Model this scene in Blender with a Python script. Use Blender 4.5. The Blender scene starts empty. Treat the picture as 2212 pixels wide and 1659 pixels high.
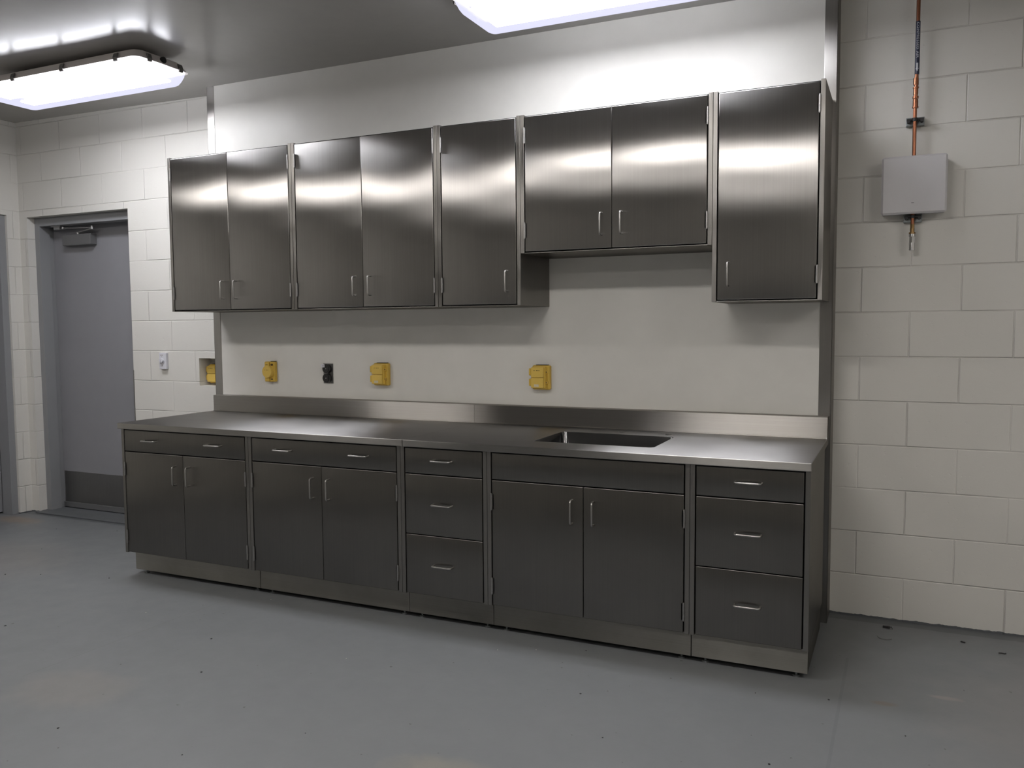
import bpy, bmesh, math, random
from mathutils import Vector, Matrix
random.seed(7)
PI = math.pi
sc = bpy.context.scene
C = sc.collection

# ------------------------------------------------------------------ camera, world, exposure
cam_d = bpy.data.cameras.new('camera'); cam = bpy.data.objects.new('camera', cam_d); C.objects.link(cam)
cam_d.sensor_width = 36.0; cam_d.lens = 1819.83/2212*36.0; cam_d.clip_start = 0.05; cam_d.clip_end = 60
cam.location = (0.19084, -4.18262, 1.36165)
cam.rotation_euler = (1.501869, 0.0070988, 0.431239)
sc.camera = cam
w = bpy.data.worlds.new('world'); sc.world = w; w.use_nodes = True
w.node_tree.nodes['Background'].inputs[0].default_value = (0.5, 0.5, 0.52, 1)
w.node_tree.nodes['Background'].inputs[1].default_value = 0.02
sc.view_settings.view_transform = 'Standard'; sc.view_settings.look = 'None'
sc.view_settings.exposure = 0.0; sc.view_settings.gamma = 1.0
sc.view_settings.use_curve_mapping = False
sc.cycles.use_denoising = True
sc.cycles.max_bounces = 10; sc.cycles.diffuse_bounces = 5; sc.cycles.glossy_bounces = 6; sc.cycles.transparent_max_bounces = 8
sc.cycles.sample_clamp_indirect = 6.0

STRIP_POWER = 80.0       # brightness of the lamps' light strips
LENS_GLOW = 1.25         # glow of their diffusing covers

# ------------------------------------------------------------------ key planes (metres)
FZ = -0.006      # floor
CZ = 2.837       # ceiling
YP = -0.158      # face of the furred-out white panel
YU = -0.518      # front of upper cabinets
YF = -0.919      # front of base cabinets
ZC = 0.850       # worktop
XL, XR = -5.72, 2.75      # side walls
YR = -7.6                # wall behind the camera

# ------------------------------------------------------------------ node helpers
def mat(name):
    m = bpy.data.materials.new(name); m.use_nodes = True
    nt = m.node_tree; nt.nodes.clear()
    out = nt.nodes.new('ShaderNodeOutputMaterial')
    return m, nt, out
def N(nt, t, **kw):
    n = nt.nodes.new(t)
    for k, v in kw.items():
        if isinstance(k, str) and hasattr(n, k): setattr(n, k, v)
        else: n.inputs[k].default_value = v
    return n
def L(nt, a, b): nt.links.new(a, b)
def pos(nt): return N(nt, 'ShaderNodeNewGeometry').outputs['Position']
def vmath(nt, op, a, b=None):
    n = N(nt, 'ShaderNodeVectorMath', operation=op)
    if hasattr(a, 'links'): L(nt, a, n.inputs[0])
    else: n.inputs[0].default_value = a
    if b is not None:
        if hasattr(b, 'links'): L(nt, b, n.inputs[1])
        else: n.inputs[1].default_value = b
    return n
def fmath(nt, op, a, b=None, c=None, clamp=False):
    n = N(nt, 'ShaderNodeMath', operation=op); n.use_clamp = clamp
    for i, v in enumerate((a, b, c)):
        if v is None: continue
        if hasattr(v, 'links'): L(nt, v, n.inputs[i])
        else: n.inputs[i].default_value = v
    return n.outputs[0]
def noise(nt, vec, scale, detail=3.0, rough=0.5):
    n = N(nt, 'ShaderNodeTexNoise'); n.inputs['Scale'].default_value = scale
    n.inputs['Detail'].default_value = detail; n.inputs['Roughness'].default_value = rough
    L(nt, vec, n.inputs['Vector']); return n.outputs['Fac']
def ramp(nt, fac, stops):
    r = N(nt, 'ShaderNodeValToRGB')
    e = r.color_ramp.elements
    while len(e) < len(stops): e.new(0.5)
    for el, (p, c) in zip(e, stops):
        el.position = p; el.color = (c if hasattr(c, '__len__') else (c, c, c)) + ((1,) if hasattr(c, '__len__') and len(c) == 3 else ()) if hasattr(c, '__len__') else (c, c, c, 1)
    L(nt, fac, r.inputs[0]); return r.outputs[0]
def mixc(nt, fac, a, b):
    n = N(nt, 'ShaderNodeMix', data_type='RGBA')
    if hasattr(fac, 'links'): L(nt, fac, n.inputs[0])
    else: n.inputs[0].default_value = fac
    for i, v in ((6, a), (7, b)):
        if hasattr(v, 'links'): L(nt, v, n.inputs[i])
        else: n.inputs[i].default_value = tuple(v) + (1,)
    return n.outputs[2]

# ------------------------------------------------------------------ materials
def plain(name, col, rough=0.5, metal=0.0, spec=0.5, bump=0.0, bscale=200, coat=0.0):
    m, nt, out = mat(name)
    p = N(nt, 'ShaderNodeBsdfPrincipled')
    p.inputs['Roughness'].default_value = rough; p.inputs['Metallic'].default_value = metal
    p.inputs['Specular IOR Level'].default_value = spec; p.inputs['Coat Weight'].default_value = coat
    P_ = pos(nt); v = noise(nt, P_, 9.0)
    c = tuple(col)
    L(nt, mixc(nt, v, tuple(x*0.95 for x in c), tuple(min(1, x*1.05) for x in c)), p.inputs['Base Color'])
    if bump:
        b = N(nt, 'ShaderNodeBump'); b.inputs['Strength'].default_value = 1.0; b.inputs['Distance'].default_value = bump
        L(nt, noise(nt, P_, bscale), b.inputs['Height']); L(nt, b.outputs[0], p.inputs['Normal'])
    L(nt, p.outputs[0], out.inputs[0]); return m

def steel(name, col, rough, aniso, tangent, grain, wave=0.0, sag=0.0, rvar=0.06, blotch=0.12, diff=0.06, wscale=(2.2, 2.2, 1.2)):
    """brushed stainless sheet: the highlight spreads along 'tangent', grain lines run along 'grain'"""
    m, nt, out = mat(name)
    P_ = pos(nt)
    g = N(nt, 'ShaderNodeBsdfAnisotropic', distribution='BECKMANN')
    tg = N(nt, 'ShaderNodeCombineXYZ')
    for i in range(3): tg.inputs[i].default_value = tangent[i]
    L(nt, tg.outputs[0], g.inputs['Tangent'])
    # In this closure positive anisotropy sharpens the highlight along the tangent
    g.inputs['Anisotropy'].default_value = -aniso
    sv = tuple(2.0 if grain[i] else 260.0 for i in range(3))
    gr = noise(nt, vmath(nt, 'MULTIPLY', P_, sv).outputs[0], 1.0, 2.0)
    bl = noise(nt, P_, 3.1, 5.0, 0.6)
    k = fmath(nt, 'MULTIPLY_ADD', gr, 0.16, 0.92)
    k2 = fmath(nt, 'MULTIPLY_ADD', bl, blotch*2, 1.0-blotch)
    kk = fmath(nt, 'MULTIPLY', k, k2)
    cc = vmath(nt, 'SCALE', tuple(col)); L(nt, kk, cc.inputs['Scale'])
    L(nt, cc.outputs[0], g.inputs['Color'])
    r = fmath(nt, 'MULTIPLY_ADD', bl, rvar, rough-rvar/2); L(nt, r, g.inputs['Roughness'])
    h = fmath(nt, 'MULTIPLY', gr, 0.00002)
    if wave:
        wv = noise(nt, vmath(nt, 'MULTIPLY', P_, wscale).outputs[0], 1.0, 1.0)
        h = fmath(nt, 'ADD', h, fmath(nt, 'MULTIPLY', wv, wave))
    if sag:      # sheet dished between its rolled edges, each leaf a little differently
        ob = N(nt, 'ShaderNodeSeparateXYZ'); L(nt, N(nt, 'ShaderNodeTexCoord').outputs['Object'], ob.inputs[0])
        rnd = N(nt, 'ShaderNodeObjectInfo').outputs['Random']
        f = fmath(nt, 'POWER', fmath(nt, 'ABSOLUTE', fmath(nt, 'MULTIPLY_ADD', ob.outputs[0], 1/0.21, fmath(nt, 'MULTIPLY_ADD', rnd, -0.4, -0.8))), 2.0)
        dz = fmath(nt, 'SUBTRACT', ob.outputs[2], 0.68)
        q = fmath(nt, 'DIVIDE', dz, fmath(nt, 'ADD', 1.0, fmath(nt, 'POWER', fmath(nt, 'DIVIDE', dz, 0.22), 2.0)))
        h = fmath(nt, 'ADD', h, fmath(nt, 'MULTIPLY', fmath(nt, 'MULTIPLY', f, q), fmath(nt, 'MULTIPLY_ADD', rnd, sag, sag*0.5)))
    b = N(nt, 'ShaderNodeBump'); b.inputs['Strength'].default_value = 1.0; b.inputs['Distance'].default_value = 1.0
    L(nt, h, b.inputs['Height']); L(nt, b.outputs[0], g.inputs['Normal'])
    d = N(nt, 'ShaderNodeBsdfDiffuse'); L(nt, cc.outputs[0], d.inputs['Color'])
    mx = N(nt, 'ShaderNodeMixShader'); mx.inputs[0].default_value = diff
    L(nt, g.outputs[0], mx.inputs[1]); L(nt, d.outputs[0], mx.inputs[2]); L(nt, mx.outputs[0], out.inputs[0])
    return m

X, Y, Z = (1, 0, 0), (0, 1, 0), (0, 0, 1)
SC = (0.36, 0.35, 0.335)
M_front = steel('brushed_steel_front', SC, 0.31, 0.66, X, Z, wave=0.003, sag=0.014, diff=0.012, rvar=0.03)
M_front_dim = steel('brushed_steel_front_dimmed', (0.19, 0.183, 0.170), 0.36, 0.60, X, Z, wave=0.004, diff=0.03)  # same steel as the upper fronts; the base row's dimness is in the colour
M_gap_shade = plain('carcass_gap_shade', (0.02, 0.02, 0.019), 0.6, 0.6)  # carcass near-black: the shade inside the door gaps is put into its colour
M_box = steel('brushed_steel_carcass', SC, 0.38, 0.5, X, Z)
M_side = steel('brushed_steel_side', (0.26, 0.25, 0.235), 0.40, 0.5, Y, Z, wave=0.003)
M_top = steel('brushed_steel_worktop', (0.37, 0.362, 0.35), 0.42, 0.66, Y, X, blotch=0.08, diff=0.05)
M_splash = steel('brushed_steel_backsplash', (0.38, 0.365, 0.34), 0.38, 0.76, Z, X, wave=0.006, blotch=0.10, wscale=(3.0, 1, 1))
M_edge = steel('brushed_steel_edge', (0.33, 0.32, 0.30), 0.42, 0.5, Z, X, blotch=0.15)
M_toe = steel('brushed_steel_plinth', (0.30, 0.29, 0.265), 0.42, 0.5, Z, X, blotch=0.30)
M_trim = steel('brushed_steel_trim', (0.38, 0.37, 0.35), 0.34, 0.4, X, Z, blotch=0.05)
M_kick = steel('kick_plate_steel', (0.30, 0.295, 0.285), 0.36, 0.4, X, Z)
M_sink = steel('sink_steel', (0.20, 0.20, 0.20), 0.24, 0.3, Z, X, diff=0.02)
M_wire = plain('satin_steel_wire', (0.44, 0.43, 0.41), 0.34, 1.0)
M_hinge = plain('satin_steel_hinge', (0.42, 0.41, 0.40), 0.36, 1.0)
M_black = plain('black_plastic', (0.008, 0.008, 0.008), 0.45)
M_hole = plain('dark_bore', (0.012, 0.012, 0.011), 0.8)
M_yellow = plain('yellow_plastic', (0.60, 0.40, 0.060), 0.45)
M_yellow2 = plain('yellow_plastic_cover', (0.66, 0.46, 0.095), 0.42)
M_ink = plain('dark_print', (0.06, 0.035, 0.01), 0.6)
M_sticker = plain('pale_sticker', (0.62, 0.56, 0.40), 0.6)
M_plate = plain('stainless_cover_plate', (0.20, 0.20, 0.19), 0.35, 1.0)
M_white = plain('white_plastic', (0.62, 0.62, 0.66), 0.4)
M_boxw = plain('light_grey_enamel', (0.60, 0.59, 0.60), 0.40)
M_tray = plain('white_enamel_housing', (0.74, 0.69, 0.66), 0.45)
M_clip = plain('grey_clip', (0.12, 0.115, 0.11), 0.45, 0.3)
M_copper = plain('copper_pipe', (0.27, 0.11, 0.062), 0.30, 1.0)
M_brass = plain('brass_fitting', (0.26, 0.17, 0.08), 0.34, 1.0)
M_chrome = plain('chromed_coupler', (0.62, 0.62, 0.62), 0.22, 1.0)
M_galv = plain('galvanised_strut', (0.28, 0.30, 0.30), 0.5, 0.8)
M_navy = plain('navy_label', (0.012, 0.017, 0.045), 0.45)
M_letter = plain('white_lettering', (0.50, 0.52, 0.56), 0.5)
M_door = plain('grey_door_enamel', (0.26, 0.26, 0.275), 0.36, spec=0.5)
M_frame = plain('grey_frame_enamel', (0.25, 0.255, 0.262), 0.34, spec=0.5)
M_closer = plain('grey_closer_enamel', (0.16, 0.16, 0.16), 0.35, 0.3)
M_alu = plain('aluminium', (0.42, 0.42, 0.42), 0.4, 0.9)
M_chip = plain('black_scrap', (0.012, 0.012, 0.012), 0.6)
M_chip2 = plain('pale_scrap', (0.5, 0.48, 0.42), 0.6)
M_caulk = plain('white_caulk', (0.6, 0.6, 0.58), 0.5)

def block_wall(name, ax, off, zoff, col, rough=0.42):
    """painted concrete block: real joint pattern as relief, horizontal coordinate = component ax of position"""
    m, nt, out = mat(name)
    P_ = pos(nt)
    s = N(nt, 'ShaderNodeSeparateXYZ'); L(nt, P_, s.inputs[0])
    u = fmath(nt, 'SUBTRACT', s.outputs[ax], off); v = fmath(nt, 'SUBTRACT', s.outputs[2], zoff)
    wob = noise(nt, P_, 6.0, 2.0)
    v = fmath(nt, 'ADD', v, fmath(nt, 'MULTIPLY_ADD', wob, 0.003, -0.0015))
    c = N(nt, 'ShaderNodeCombineXYZ'); L(nt, u, c.inputs[0]); L(nt, v, c.inputs[1])
    b = N(nt, 'ShaderNodeTexBrick', offset=0.5, offset_frequency=2, squash=1.0)
    b.inputs['Scale'].default_value = 1.0; b.inputs['Mortar Size'].default_value = 0.0045; b.inputs['Mortar Smooth'].default_value = 0.9
    b.inputs['Brick Width'].default_value = 0.4064; b.inputs['Row Height'].default_value = 0.2032; b.inputs['Bias'].default_value = 0.0
    L(nt, c.outputs[0], b.inputs['Vector'])
    joint = b.outputs['Fac']
    fill = ramp(nt, noise(nt, P_, 2.3, 2.0), [(0.30, 0.15), (0.55, 1.0)])
    jd = fmath(nt, 'MULTIPLY', joint, fill)
    pit = ramp(nt, noise(nt, P_, 46.0, 3.0, 0.6), [(0.30, 0.0), (0.36, 1.0)])
    grain = noise(nt, P_, 160.0, 3.0, 0.7)
    h = fmath(nt, 'MULTIPLY', jd, -0.0034)
    h = fmath(nt, 'ADD', h, fmath(nt, 'MULTIPLY', pit, 0.0004))
    h = fmath(nt, 'ADD', h, fmath(nt, 'MULTIPLY', grain, 0.00022))
    bp = N(nt, 'ShaderNodeBump'); bp.inputs['Strength'].default_value = 1.0; bp.inputs['Distance'].default_value = 1.0
    L(nt, h, bp.inputs['Height'])
    p = N(nt, 'ShaderNodeBsdfPrincipled'); p.inputs['Roughness'].default_value = rough; p.inputs['Specular IOR Level'].default_value = 0.4
    tone = noise(nt, P_, 1.7, 3.0)
    base = mixc(nt, tone, tuple(x*0.96 for x in col), tuple(min(1, x*1.04) for x in col))
    # grey floor paint lapped a little way up the foot of the wall
    lap = fmath(nt, 'MULTIPLY_ADD', noise(nt, P_, 30.0, 3.0), 0.014, -0.004)
    below = fmath(nt, 'LESS_THAN', s.outputs[2], lap)
    base = mixc(nt, below, base, (0.105, 0.112, 0.118))
    L(nt, base, p.inputs['Base Color'])
    L(nt, bp.outputs[0], p.inputs['Normal']); L(nt, p.outputs[0], out.inputs[0]); return m
WALLC = (0.67, 0.655, 0.61)
M_blockx = block_wall('painted_block_wall', 0, 0.0231-0.2032, 0.1928, WALLC)
M_blocky = block_wall('painted_block_wall_side', 1, -0.05, 0.1928, (0.66, 0.645, 0.60))
M_reveal = plain('painted_block_reveal', WALLC, 0.45, bump=0.0004, bscale=120)
M_panel = plain('white_laminate_panel', (0.66, 0.65, 0.61), 0.30, spec=0.13)
M_ceil = plain('glossy_ceiling_paint', (0.38, 0.367, 0.35), 0.27, spec=0.36)
M_rear = plain('far_wall', (0.40, 0.39, 0.365), 0.6)

def floor_material():
    m, nt, out = mat('grey_epoxy_floor')
    P_ = pos(nt)
    s = N(nt, 'ShaderNodeSeparateXYZ'); L(nt, P_, s.inputs[0])
    p = N(nt, 'ShaderNodeBsdfPrincipled'); p.inputs['Specular IOR Level'].default_value = 0.45
    big = noise(nt, P_, 0.9, 3.0); mid = noise(nt, P_, 7.0, 5.0, 0.6); fine = noise(nt, P_, 90.0, 3.0, 0.6)
    base = mixc(nt, big, (0.148, 0.156, 0.162), (0.168, 0.174, 0.178))
    # tan dust drifts
    def blob(cx, cy, rx, ry, soft=0.55):
        d = vmath(nt, 'MULTIPLY', vmath(nt, 'SUBTRACT', P_, (cx, cy, 0)).outputs[0], (1/rx, 1/ry, 0))
        ln = vmath(nt, 'LENGTH', d.outputs[0]).outputs[1]
        ln = fmath(nt, 'ADD', ln, fmath(nt, 'MULTIPLY_ADD', mid, 0.9, -0.45))
        return fmath(nt, 'SUBTRACT', 1.0, fmath(nt, 'DIVIDE', fmath(nt, 'SUBTRACT', ln, 1-soft), soft), clamp=True)
    def clampm(v, k): return fmath(nt, 'MULTIPLY', fmath(nt, 'MINIMUM', fmath(nt, 'MAXIMUM', v, 0.0), 1.0), k)
    for (cx, cy, rx, ry, k, c) in ((-5.55, -0.24, 0.26, 0.10, 0.55, (0.26, 0.19, 0.13)), (-4.75, -1.0, 0.7, 0.45, 0.32, (0.20, 0.18, 0.165)),
                                   (-3.9, -2.1, 0.6, 0.3, 0.22, (0.22, 0.18, 0.16)), (-1.05, -2.02, 0.22, 0.12, 0.35, (0.28, 0.25, 0.19)),
                                   (0.168, -0.946, 0.05, 0.022, 0.5, (0.17, 0.13, 0.10)), (0.37, -0.808, 0.07, 0.02, 0.5, (0.30, 0.26, 0.23)),
                                   (0.75, -0.95, 0.5, 0.8, 0.35, (0.19, 0.175, 0.165)), (-2.65, -2.05, 0.3, 0.2, 0.25, (0.23, 0.20, 0.17)),
                                   (-4.4, -2.6, 0.5, 0.35, 0.3, (0.25, 0.19, 0.15))):
        base = mixc(nt, clampm(blob(cx, cy, rx, ry), k), base, c)
    # painted strip cut in along the wall foot
    edge = fmath(nt, 'GREATER_THAN', fmath(nt, 'ADD', s.outputs[1], fmath(nt, 'MULTIPLY', mid, 0.010)), -0.068)
    base = mixc(nt, fmath(nt, 'MULTIPLY', edge, 0.85), base, (0.098, 0.104, 0.11))
    # filled joint lines
    def line(x0, y0, x1, y1, wd, k, c, base):
        dx, dy = x1-x0, y1-y0; ln = math.hypot(dx, dy); nx, ny = -dy/ln, dx/ln
        d = fmath(nt, 'ABSOLUTE', fmath(nt, 'ADD', fmath(nt, 'MULTIPLY', s.outputs[0], nx), fmath(nt, 'MULTIPLY_ADD', s.outputs[1], ny, -(x0*nx+y0*ny))))
        a = fmath(nt, 'LESS_THAN', d, wd)
        t = fmath(nt, 'ADD', fmath(nt, 'MULTIPLY', s.outputs[0], dx/ln), fmath(nt, 'MULTIPLY_ADD', s.outputs[1], dy/ln, -(x0*dx+y0*dy)/ln))
        a = fmath(nt, 'MULTIPLY', a, fmath(nt, 'MULTIPLY', fmath(nt, 'GREATER_THAN', t, 0.0), fmath(nt, 'LESS_THAN', t, ln)))
        return mixc(nt, fmath(nt, 'MULTIPLY', a, k), base, c)
    base = line(0.024, -0.55, 0.000, -4.0, 0.0055, 0.40, (0.115, 0.12, 0.13), base)
    base = line(-2.86, -0.85, -2.93, -2.05, 0.002, 0.35, (0.10, 0.095, 0.09), base)
    # specks and scuffs
    sp = ramp(nt, noise(nt, P_, 38.0, 2.0, 0.4), [(0.0, 1.0), (0.215, 1.0), (0.235, 0.0)])
    base = mixc(nt, fmath(nt, 'MULTIPLY', sp, 0.75), base, (0.05, 0.047, 0.043))
    sc_ = ramp(nt, noise(nt, vmath(nt, 'MULTIPLY', P_, (6, 22, 1)).outputs[0], 1.0, 6.0, 0.75), [(0.66, 0.0), (0.74, 1.0)])
    base = mixc(nt, fmath(nt, 'MULTIPLY', sc_, 0.22), base, (0.11, 0.10, 0.095))
    L(nt, base, p.inputs['Base Color'])
    L(nt, fmath(nt, 'MULTIPLY_ADD', mid, 0.22, 0.36), p.inputs['Roughness'])
    b = N(nt, 'ShaderNodeBump'); b.inputs['Strength'].default_value = 1.0; b.inputs['Distance'].default_value = 1.0
    L(nt, fmath(nt, 'ADD', fmath(nt, 'MULTIPLY', fine, 0.00018), fmath(nt, 'MULTIPLY', mid, 0.0006)), b.inputs['Height'])
    L(nt, b.outputs[0], p.inputs['Normal']); L(nt, p.outputs[0], out.inputs[0]); return m
M_floor = floor_material()

def emitter(name, col, strength):
    m, nt, out = mat(name)
    e = N(nt, 'ShaderNodeEmission'); e.inputs[0].default_value = tuple(col)+(1,); e.inputs[1].default_value = strength
    L(nt, e.outputs[0], out.inputs[0]); return m
def lens_material(name, col, glow):
    m, nt, out = mat(name)
    t = N(nt, 'ShaderNodeBsdfTransparent'); t.inputs[0].default_value = (0.93, 0.94, 1.0, 1)
    e = N(nt, 'ShaderNodeEmission'); e.inputs[0].default_value = tuple(col)+(1,); e.inputs[1].default_value = glow
    a = N(nt, 'ShaderNodeMixShader'); a.inputs[0].default_value = 0.55
    L(nt, t.outputs[0], a.inputs[1]); L(nt, e.outputs[0], a.inputs[2]); L(nt, a.outputs[0], out.inputs[0]); return m
M_strip = emitter('light_strip', (0.97, 0.97, 0.97), STRIP_POWER)
M_strip_w = emitter('light_strip_warm', (1.0, 0.945, 0.85), STRIP_POWER*1.22)
M_lens = lens_material('diffusing_cover', (0.80, 0.80, 1.0), LENS_GLOW)

# ------------------------------------------------------------------ mesh helpers
def add_box(bm, x0, y0, z0, x1, y1, z1, bev=0.0, seg=2):
    r = bmesh.ops.create_cube(bm, size=1.0)
    vs = r['verts']
    for v in vs:
        v.co = Vector(((x0+x1)/2+v.co.x*(x1-x0), (y0+y1)/2+v.co.y*(y1-y0), (z0+z1)/2+v.co.z*(z1-z0)))
    if bev:
        es = list({e for v in vs for e in v.link_edges})
        bmesh.ops.bevel(bm, geom=es, offset=bev, segments=seg, affect='EDGES', profile=0.5)
def add_cyl(bm, c, axis, r, h, n=24, r2=None, bev=0.0):
    """cylinder from c along axis ('x','y','z') with length h"""
    q = bmesh.ops.create_cone(bm, cap_ends=True, cap_tris=False, segments=n, radius1=r, radius2=r if r2 is None else r2, depth=abs(h))
    rot = {'x': Matrix.Rotation(PI/2, 4, 'Y'), 'y': Matrix.Rotation(-PI/2, 4, 'X'), 'z': Matrix.Identity(4)}[axis]
    d = {'x': Vector((h/2, 0, 0)), 'y': Vector((0, h/2, 0)), 'z': Vector((0, 0, h/2))}[axis]
    bmesh.ops.transform(bm, matrix=Matrix.Translation(Vector(c)+d) @ rot, verts=q['verts'])
    return q['verts']
def add_tube(bm, pts, r, n=10, closed_ends=True):
    pts = [Vector(p) for p in pts]; rings = []
    up = None
    for i, p in enumerate(pts):
        t = (pts[min(i+1, len(pts)-1)] - pts[max(i-1, 0)]).normalized()
        if up is None:
            up = Vector((0, 0, 1)) if abs(t.z) < 0.9 else Vector((1, 0, 0))
        a = t.cross(up).normalized(); b = a.cross(t).normalized(); up = b
        rings.append([bm.verts.new(p + r*(math.cos(2*PI*k/n)*a + math.sin(2*PI*k/n)*b)) for k in range(n)])
    for i in range(len(rings)-1):
        for k in range(n):
            bm.faces.new((rings[i][k], rings[i][(k+1) % n], rings[i+1][(k+1) % n], rings[i+1][k]))
    if closed_ends:
        bm.faces.new(rings[0][::-1]); bm.faces.new(rings[-1])
def rrect(x0, y0, x1, y1, r, n=6):
    out = []
    for (cx, cy, a0) in ((x1-r, y1-r, 0), (x0+r, y1-r, 90), (x0+r, y0+r, 180), (x1-r, y0+r, 270)):
        for k in range(n+1):
            a = math.radians(a0+90*k/n); out.append((cx+r*math.cos(a), cy+r*math.sin(a)))
    return out
def loft(bm, loops, cap0=False, cap1=False):
    rs = [[bm.verts.new(p) for p in lp] for lp in loops]; n = len(rs[0])
    for a, b in zip(rs, rs[1:]):
        for k in range(n): bm.faces.new((a[k], a[(k+1) % n], b[(k+1) % n], b[k]))
    if cap0: bm.faces.new(rs[0][::-1])
    if cap1: bm.faces.new(rs[-1])
    return rs
def obj(name, bm, m, parent=None, loc=(0, 0, 0), smooth=False, label=None, autosmooth=None):
    bmesh.ops.recalc_face_normals(bm, faces=bm.faces)
    me = bpy.data.meshes.new(name); bm.to_mesh(me); bm.free()
    me.materials.append(m)
    if smooth:
        for f in me.polygons: f.use_smooth = True
    o = bpy.data.objects.new(name, me); C.objects.link(o); o.location = loc
    if autosmooth is not None:
        for f in me.polygons: f.use_smooth = True
        me.set_sharp_from_angle(angle=math.radians(autosmooth))
    if parent: o.parent = parent
    if label: o['label'] = label
    return o
def NB(): return bmesh.new()
def boxobj(name, b, m, parent=None, bev=0.0, label=None, loc=(0, 0, 0)):
    bm = NB(); add_box(bm, *b, bev=bev); return obj(name, bm, m, parent, loc, label=label)
def thing(name, label, cat, loc=(0, 0, 0), group=None, rz=0.0):
    o = bpy.data.objects.new(name, None); C.objects.link(o); o.location = loc; o.rotation_euler = (0, 0, rz)
    o.empty_display_size = 0.1
    o['label'] = label; o['category'] = cat
    if group: o['group'] = group
    return o
def tag(o, label, cat, group=None):
    o['label'] = label; o['category'] = cat
    if group: o['group'] = group
    return o
def struct(o, label=None, cat=None):
    o['kind'] = 'structure'
    if label: o['label'] = label
    if cat: o['category'] = cat
    return o
def copy_tree(o, parent=None):
    kids = [c for c in bpy.data.objects if c.parent == o]
    c = o.copy(); C.objects.link(c)
    if parent: c.parent = parent
    for k in kids: copy_tree(k, c)
    return c

# ================================================================== SETTING
# floor
bm = NB(); add_box(bm, XL-0.3, YR-0.2, FZ-0.10, XR+0.3, 0.40, FZ)
struct(obj('floor', bm, M_floor), 'grey painted epoxy floor with dust, specks and fine joint lines', 'floor')
# ceiling: slightly higher to the left of the panel line, with a shallow crease running towards the camera
bm = NB()
prof = [(XL-0.3, CZ+0.031), (-5.6, CZ+0.027), (-4.6, CZ+0.016), (-4.1, CZ+0.007), (-3.70, CZ), (XR+0.3, CZ)]
lo = [[bm.verts.new((x, y, z)) for x, z in prof] for y in (0.35, YR-0.2)]
hi = [[bm.verts.new((x, y, CZ+0.20)) for x, z in prof] for y in (0.35, YR-0.2)]
for i in range(len(prof)-1):
    bm.faces.new((lo[0][i], lo[0][i+1], lo[1][i+1], lo[1][i])); bm.faces.new((hi[0][i], hi[0][i+1], hi[1][i+1], hi[1][i]))
    for j in (0, 1): bm.faces.new((lo[j][i], lo[j][i+1], hi[j][i+1], hi[j][i]))
for i in (0, len(prof)-1): bm.faces.new((lo[0][i], lo[1][i], hi[1][i], hi[0][i]))
struct(obj('ceiling', bm, M_ceil, autosmooth=30), 'smooth painted ceiling with a soft sheen around the lamps', 'ceiling')

# back block wall with door opening and socket niche
TOPZ = CZ+0.10
DX0, DX1, DZ = -5.640, -4.610, 2.178        # door opening
NX0, NX1, NZ0, NZ1 = -4.008, -3.80, 0.982, 1.163
NX1 = -3.85
bm = NB(); T = 0.20
add_box(bm, XL-0.2, 0, FZ-0.02, DX0, T, TOPZ)
add_box(bm, DX0, 0, DZ, DX1, T, TOPZ)
add_box(bm, DX1, 0, FZ-0.02, NX0, T, TOPZ)
add_box(bm, NX0, 0, FZ-0.02, NX1+0.13, T, NZ0)
add_box(bm, NX0, 0, NZ1, NX1+0.13, T, TOPZ)
add_box(bm, NX0, 0.10, NZ0, NX1+0.13, T, NZ1)
add_box(bm, NX1+0.13, 0, FZ-0.02, XR+0.2, T, TOPZ)
struct(obj('wall_back', bm, M_blockx), 'painted concrete block wall behind the cabinets', 'wall')
# left wall with its door opening near the corner
LY0, LY1, LZ = -1.11, -0.098, 2.190
bm = NB()
add_box(bm, XL-T, LY1, FZ-0.02, XL, 0.0, TOPZ)
add_box(bm, XL-T, LY0, LZ, XL, LY1, TOPZ)
add_box(bm, XL-T, YR, FZ-0.02, XL, LY0, TOPZ)
struct(obj('wall_left', bm, M_blocky), 'painted concrete block wall at the left edge', 'wall')
bm = NB(); add_box(bm, XR, YR-0.2, FZ-0.02, XR+T, 0.2, TOPZ); struct(obj('wall_right', bm, M_blocky))
bm = NB(); add_box(bm, XL-T, YR-T, FZ-0.02, XR+T, YR, TOPZ); struct(obj('wall_front', bm, M_rear))
# furred-out white panel and its steel edge trims
PX0, PX1 = -3.711, -0.0885
bm = NB(); add_box(bm, PX0+0.004, YP, FZ, PX1-0.004, 0.0, CZ+0.02)
struct(obj('wall_center', bm, M_panel), 'smooth off-white panel standing out from the block wall behind the cabinets', 'wall panel')
def trim(name, x_out, x_in, label):
    bm = NB(); s = 1 if x_in > x_out else -1
    xa, xb = sorted((x_out, x_in))
    add_box(bm, xa, YP-0.003, FZ, xb, YP+0.0005, CZ+0.008, bev=0.0008)
    xa, xb = sorted((x_out, x_out+s*0.003))
    add_box(bm, xa, YP-0.003, FZ, xb, 0.0, CZ+0.008, bev=0.0008)
    struct(obj(name, bm, M_trim), label, 'edge trim')
trim('trim_1', PX0-0.003, -3.659, 'brushed steel corner strip down the left edge of the white panel')
trim('trim_2', PX1+0.003, -0.139, 'brushed steel corner strip down the right edge of the white panel')

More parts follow.
